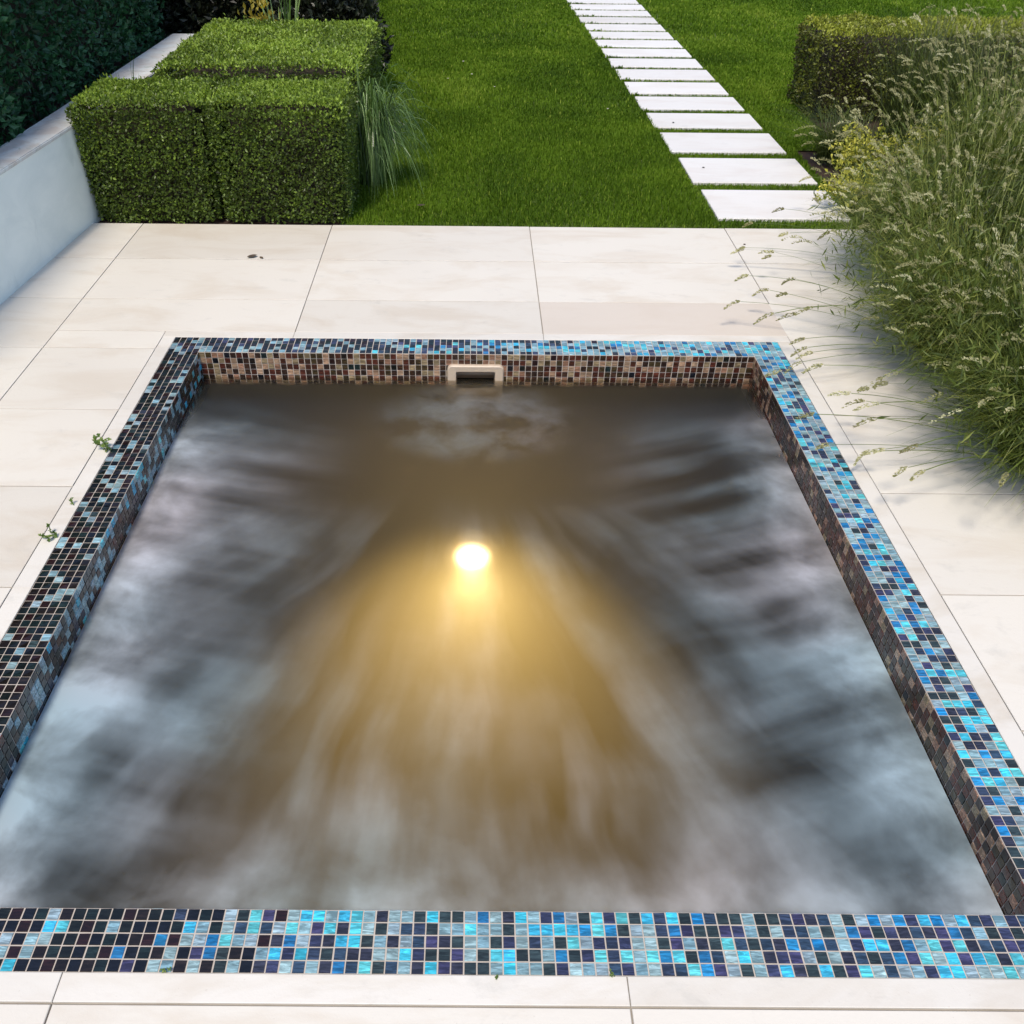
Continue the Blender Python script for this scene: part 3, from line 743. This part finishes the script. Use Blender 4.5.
G_BUSH = 'arching seed-head bushes along the right edge'
def bush(label, cx, cy, h, reach, nb, ns, az0, stalks, rad=.22, lean=0.):
    root = empty('seed_head_bush', (cx, cy, -.03), label, 'bush', G_BUSH)
    a = rng.uniform(0, 2 * math.pi, nb); rr = rad * np.sqrt(rng.random(nb))
    B = np.stack([cx + rr * np.cos(a), cy + rr * np.sin(a), np.full(nb, -.03)], 1)
    az = a + rng.normal(0, .6, nb)
    blades('foliage', B, h * rng.uniform(.35, .95, nb), reach * (rng.random(nb) ** .7) * .85, az, rng.uniform(.0026, .0056, nb), .40 + rng.normal(0, .2, nb) + (vnoise(B, 5) - .5) * .4,
           M_BUSH, root, droop=rng.uniform(.2, 1.0, nb), k=6, fall=rng.uniform(0, .5, nb))
    # leafy side shoots fill the crown
    C = blades('', B[:nb // 2], h * rng.uniform(.3, .9, nb // 2), reach * .8 * rng.random(nb // 2), az[:nb // 2], .002, None, None, None, droop=.4, k=6, ret=True)
    pts = C[:, 2:].reshape(-1, 3); pts = pts[rng.permutation(len(pts))[:nb * 2]] + rng.normal(0, .012, (min(len(pts), nb * 2), 3))
    m = len(pts); Dd = unit(rng.normal(0, .6, (m, 3)) + [0, 0, .8]); Ll = rng.uniform(.025, .06, m)
    leaves('leaflets', pts, Dd, unit(rng.normal(0, 1, (m, 3))), Ll, Ll * .13 + .001, .42 + rng.normal(0, .2, m), M_BUSH, root)
    # many stalks inside the crown
    a = rng.uniform(0, 2 * math.pi, ns); B = np.stack([cx + rad * .8 * np.cos(a), cy + rad * .8 * np.sin(a), np.full(ns, -.03)], 1)
    az = a + rng.normal(0, .5, ns)
    args = (B, h * rng.uniform(.7, 1.25, ns), reach * rng.uniform(.25, .95, ns), az)
    dr = rng.uniform(-.1, .35, ns) + (rng.random(ns) < .25) * .6
    st = rng.bit_generator.state
    C = blades('', *args, .0018, None, None, None, droop=dr, k=9, ret=True)
    rng.bit_generator.state = st
    blades('stalks', *args, .0020, np.full(ns, .62) + rng.normal(0, .1, ns), M_BUSH, root, droop=dr, k=9, taper=.3)
    p, d, nn, v_ = spikes(C, .066, 44, .0062); leaves('seed_heads', p, d, nn, rng.uniform(.007, .011, len(p)), .0034, v_, M_SEED, root)
    # single stalks that lean out over the paving
    for q in range(stalks):
        azq = np.array([az0 + rng.normal(0, .42)]); B1 = np.array([[cx + rad * .8 * math.cos(azq[0]), cy + rad * .8 * math.sin(azq[0]), -.03]])
        args = (B1, np.array([h * rng.uniform(.22, .62)]), np.array([reach * rng.uniform(.85, 1.25)]), azq); dq = np.array([rng.uniform(.7, 1.25)])
        st = rng.bit_generator.state; C = blades('', *args, .002, None, None, None, droop=dq, k=12, ret=True); rng.bit_generator.state = st
        so = blades('seed_stalk', *args, .0048, np.array([.40]), M_BUSH, root, droop=dq, k=12, taper=.3)
        p, d, nn, v_ = spikes(C, .052, 80, .0085)
        h_ = leaves('seed_head', p, d, nn, rng.uniform(.007, .011, len(p)), .0042, v_, M_SEED, None); h_.parent = so
    return root
W = math.pi
bush('nearest of the arching bushes, leaning over the paving beside the pool', 1.93, 2.36, .50, .56, 5200, 230, W * 1.08, 16)
bush('arching bush second from the camera, over the terrace edge', 1.92, 3.02, .56, .60, 5400, 250, W * 1.05, 16)
bush('arching bush at the lawn corner of the terrace', 2.08, 3.74, .58, .58, 5200, 250, W * 1.02, 8)
bush('tallest arching bush at the right border of the view', 2.62, 3.35, .82, .62, 5200, 300, W * 1.0, 0)
bush('arching bush behind the corner one, beside the spurge', 2.58, 4.35, .74, .60, 4800, 280, W * .95, 3)
bush('arching bush standing farther right, near the clipped hedge', 3.25, 4.95, .80, .62, 4400, 240, W * .9, 0)
clump('feathery_grass', 'fine dark feathery grass clump in front of the right clipped hedge', 'grass tuft', 2.75, 5.72, 0, 1300, .74, .44, .0045, M_BUSH, rad=.26, droop=.35, val0=.15, vs=.15)
clump('feathery_grass', 'low wispy grass clump spilling onto the stepping stones', 'grass tuft', 2.18, 5.48, 0, 620, .26, .42, .0042, M_BUSH, az0=math.pi, azs=2.4, rad=.14, droop=.9, val0=.15, vs=.12)

def spurge(label, cx, cy, r, h, n, seed):
    q = np.random.default_rng(seed); root = empty('spurge', (cx, cy, -.03), label, 'plant', 'lime green spurge plants')
    ns = n // 22; a = q.uniform(0, 2 * math.pi, ns); rr = r * np.sqrt(q.random(ns))
    tips = np.stack([cx + rr * np.cos(a), cy + rr * np.sin(a), h * q.uniform(.55, 1.05, ns) * (1 - .35 * (rr / r) ** 2)], 1)
    ti_ = np.repeat(np.arange(ns), 22); t = q.random(len(ti_)) ** .6
    base = np.array([cx, cy, -.03]); P = base + (tips[ti_] - base) * (.35 + .65 * t)[:, None] + q.normal(0, .010, (len(ti_), 3))
    ax = unit(tips[ti_] - base); D = unit(ax * .5 + q.normal(0, .8, P.shape) + [0, 0, .2]); L = q.uniform(.014, .028, len(P))
    leaves('foliage', P, D, unit(q.normal(0, .5, P.shape) + [0, 0, 1]), L, L * .55, .15 + .6 * t + q.normal(0, .12, len(P)), M_SPURGE, root)
    B = np.tile(base, (ns, 1)); d = tips - base
    sdv = np.array([.0016, 0, 0]); V = np.stack([B - sdv, B + sdv, tips + sdv * .5, tips - sdv * .5], 1).reshape(-1, 3)
    A = np.zeros((ns * 4, 4)); A[:, 0] = .3; A[:, 3] = 1
    np_mesh('stems', V, np.arange(ns * 4).reshape(-1, 4), M_BUSH, root, {'leaf': A})
spurge('lime green spurge nearest the terrace, beside the first stepping stone', 1.97, 4.62, .20, .24, 1900, 1)
spurge('lime green spurge behind the nearest one, beside the third stepping stone', 2.16, 5.10, .20, .32, 1900, 2)
spurge('lime green spurge set back among the arching bushes', 2.40, 4.85, .20, .42, 1900, 3)

# ------------------------------------------------------------------ weeds and litter
def weed(label, x, y, s, n, seed):
    q = np.random.default_rng(seed); root = empty('weed', (x, y, 0), label, 'weed')
    ns = max(2, n // 7); a = q.uniform(0, 2 * math.pi, ns); tips = np.stack([x + s * .5 * np.cos(a) - s * .4, y + s * .6 * np.sin(a), s * q.uniform(.4, 1.1, ns)], 1)
    ti_ = np.repeat(np.arange(ns), 7); t = q.random(len(ti_)) ** .7; base = np.array([x, y, .0])
    P = base + (tips[ti_] - base) * (.3 + .7 * t)[:, None]; D = unit(q.normal(0, 1, P.shape) + [0, 0, .2]); L = q.uniform(.25, .5, len(P)) * s
    leaves('foliage', P, D, unit(q.normal(0, .4, P.shape) + [0, 0, 1]), L, L * .65, q.normal(.5, .22, len(P)), M_WEED, root)
    sdv = np.array([.0009, 0, 0]); V = np.stack([np.tile(base, (ns, 1)) - sdv, np.tile(base, (ns, 1)) + sdv, tips + sdv, tips - sdv], 1).reshape(-1, 3)
    A = np.zeros((ns * 4, 4)); A[:, 0] = .3; A[:, 3] = 1
    np_mesh('stems', V, np.arange(ns * 4).reshape(-1, 4), M_WEED, root, {'leaf': A})
weed('largest green weed in the joint left of the pool', -1.165, 2.37, .045, 42, 1)
weed('tiny green weed between the two larger ones left of the pool', -1.17, 2.08, .022, 16, 2)
weed('green weed nearest the camera left of the pool', -1.175, 1.93, .040, 32, 3)
weed('tiny weed at the near rim, left of centre', -.525, .742, .016, 20, 4)
weed('tiny weed at the near rim, in the middle of the view', .055, .738, .012, 14, 5)
weed('tiny weed at the near rim, right of centre', .262, .738, .012, 12, 6)
def litter(label, x, y, z, L, W_, az, mat, val, cat='leaf', name='fallen_leaf', group=None):
    n = 9; t = np.linspace(0, 1, n); c, s = math.cos(az), math.sin(az)
    w = np.sin(t * math.pi) ** .8 * W_ / 2 + .0002; zz = z + .001 + .25 * L * np.abs(t - .45) ** 1.5
    cx_ = x + c * L * (t - .5); cy_ = y + s * L * (t - .5)
    V = np.concatenate([np.stack([cx_ - s * w, cy_ + c * w, zz + w * .5], 1), np.stack([cx_, cy_, zz], 1), np.stack([cx_ + s * w, cy_ - c * w, zz + w * .35], 1)])
    F = [(i, i + 1, n + i + 1, n + i) for i in range(n - 1)] + [(n + i, n + i + 1, 2 * n + i + 1, 2 * n + i) for i in range(n - 1)]
    A = np.zeros((3 * n, 4)); A[:, 0] = val; A[:, 3] = 1
    o = np_mesh(name, V, np.array(F), mat, None, {'leaf': A}); tag(o, label, cat, group)
litter('curled brown leaf lying on the paving behind the pool', -1.015, 3.955, .002, .050, .024, .5, M_DEAD, .15)
litter('small brown leaf beside the curled one behind the pool', -.972, 3.948, 0, .030, .013, -.9, M_DEAD, .5)
litter('dark leaf scrap lying on the second stepping stone', 1.33, 5.30, .0115, .018, .012, .2, M_DEAD, .1)
litter('dark leaf scrap lying on the fourth stepping stone', 1.32, 6.25, .0115, .022, .014, 1.2, M_DEAD, .0)
litter('dark leaf scrap on the terrace below the path', 1.30, 4.16, 0, .014, .010, .4, M_DEAD, .0)
litter('dark leaf curl lying on the lawn near the terrace', -.27, 4.60, .02, .045, .02, .1, M_DEAD, .0)
for x, y in ((.02, 8.1), (-.09, 8.0), (-.2, 7.4), (.92, 6.55), (.15, 7.15), (-.02, 7.55), (.88, 6.35), (.3, 5.6))[1:6]:
    litter('pale fallen petal on the lawn', x, y, .020, .022, .014, rng.uniform(0, 6), M_PETAL, rng.uniform(.2, .8), 'petal', 'fallen_petal', 'pale petals scattered on the lawn')

# ------------------------------------------------------------------ sky, sun, camera
SUN = Vector((-.14, -.43, .89)).normalized()
world = bpy.data.worlds.new('World'); scene.world = world; world.use_nodes = True
nt = world.node_tree; bg = nt.nodes['Background']
sky = N(nt, 'ShaderNodeTexSky', sky_type='NISHITA'); sky.sun_disc = False
sky.sun_elevation = math.asin(SUN.z); sky.sun_rotation = math.atan2(SUN.x, SUN.y)
nt.links.new(sky.outputs[0], bg.inputs[0]); bg.inputs[1].default_value = .125
sl = bpy.data.lights.new('sun', 'SUN'); sl.energy = 2.5; sl.angle = math.radians(11); sl.color = (1, .91, .78)
so = bpy.data.objects.new('sun', sl); COL.objects.link(so); so.rotation_euler = (-SUN).to_track_quat('-Z', 'Y').to_euler(); so.location = (0, 0, 5)

cd = bpy.data.cameras.new('camera'); cam = bpy.data.objects.new('camera', cd); COL.objects.link(cam); scene.camera = cam
F_PX, PIT, YAW, ROL, CXO = 892.872, .664544, .001794, .009253, -39.95
cp, sp, cy, sy, cr, sr = math.cos(PIT), math.sin(PIT), math.cos(YAW), math.sin(YAW), math.cos(ROL), math.sin(ROL)
fw = Vector((sy * cp, cy * cp, -sp)); rt0 = Vector((cy, -sy, 0)); up0 = rt0.cross(fw)
rt = cr * rt0 + sr * up0; up = -sr * rt0 + cr * up0
M = Matrix((rt, up, -fw)).transposed().to_4x4(); M.translation = (0, 0, H); cam.matrix_world = M
cd.sensor_width = 36; cd.lens = 36 * F_PX / 1024; cd.shift_x = -CXO / 1024
cd.clip_start = .02; cd.clip_end = 400

scene.view_settings.view_transform = 'Standard'; scene.view_settings.look = 'None'; scene.view_settings.gamma = 1
scene.view_settings.exposure = .54
scene.cycles.use_denoising = True
scene.cycles.max_bounces = 8; scene.cycles.transparent_max_bounces = 12; scene.cycles.volume_bounces = 1
scene.cycles.sample_clamp_indirect = 6
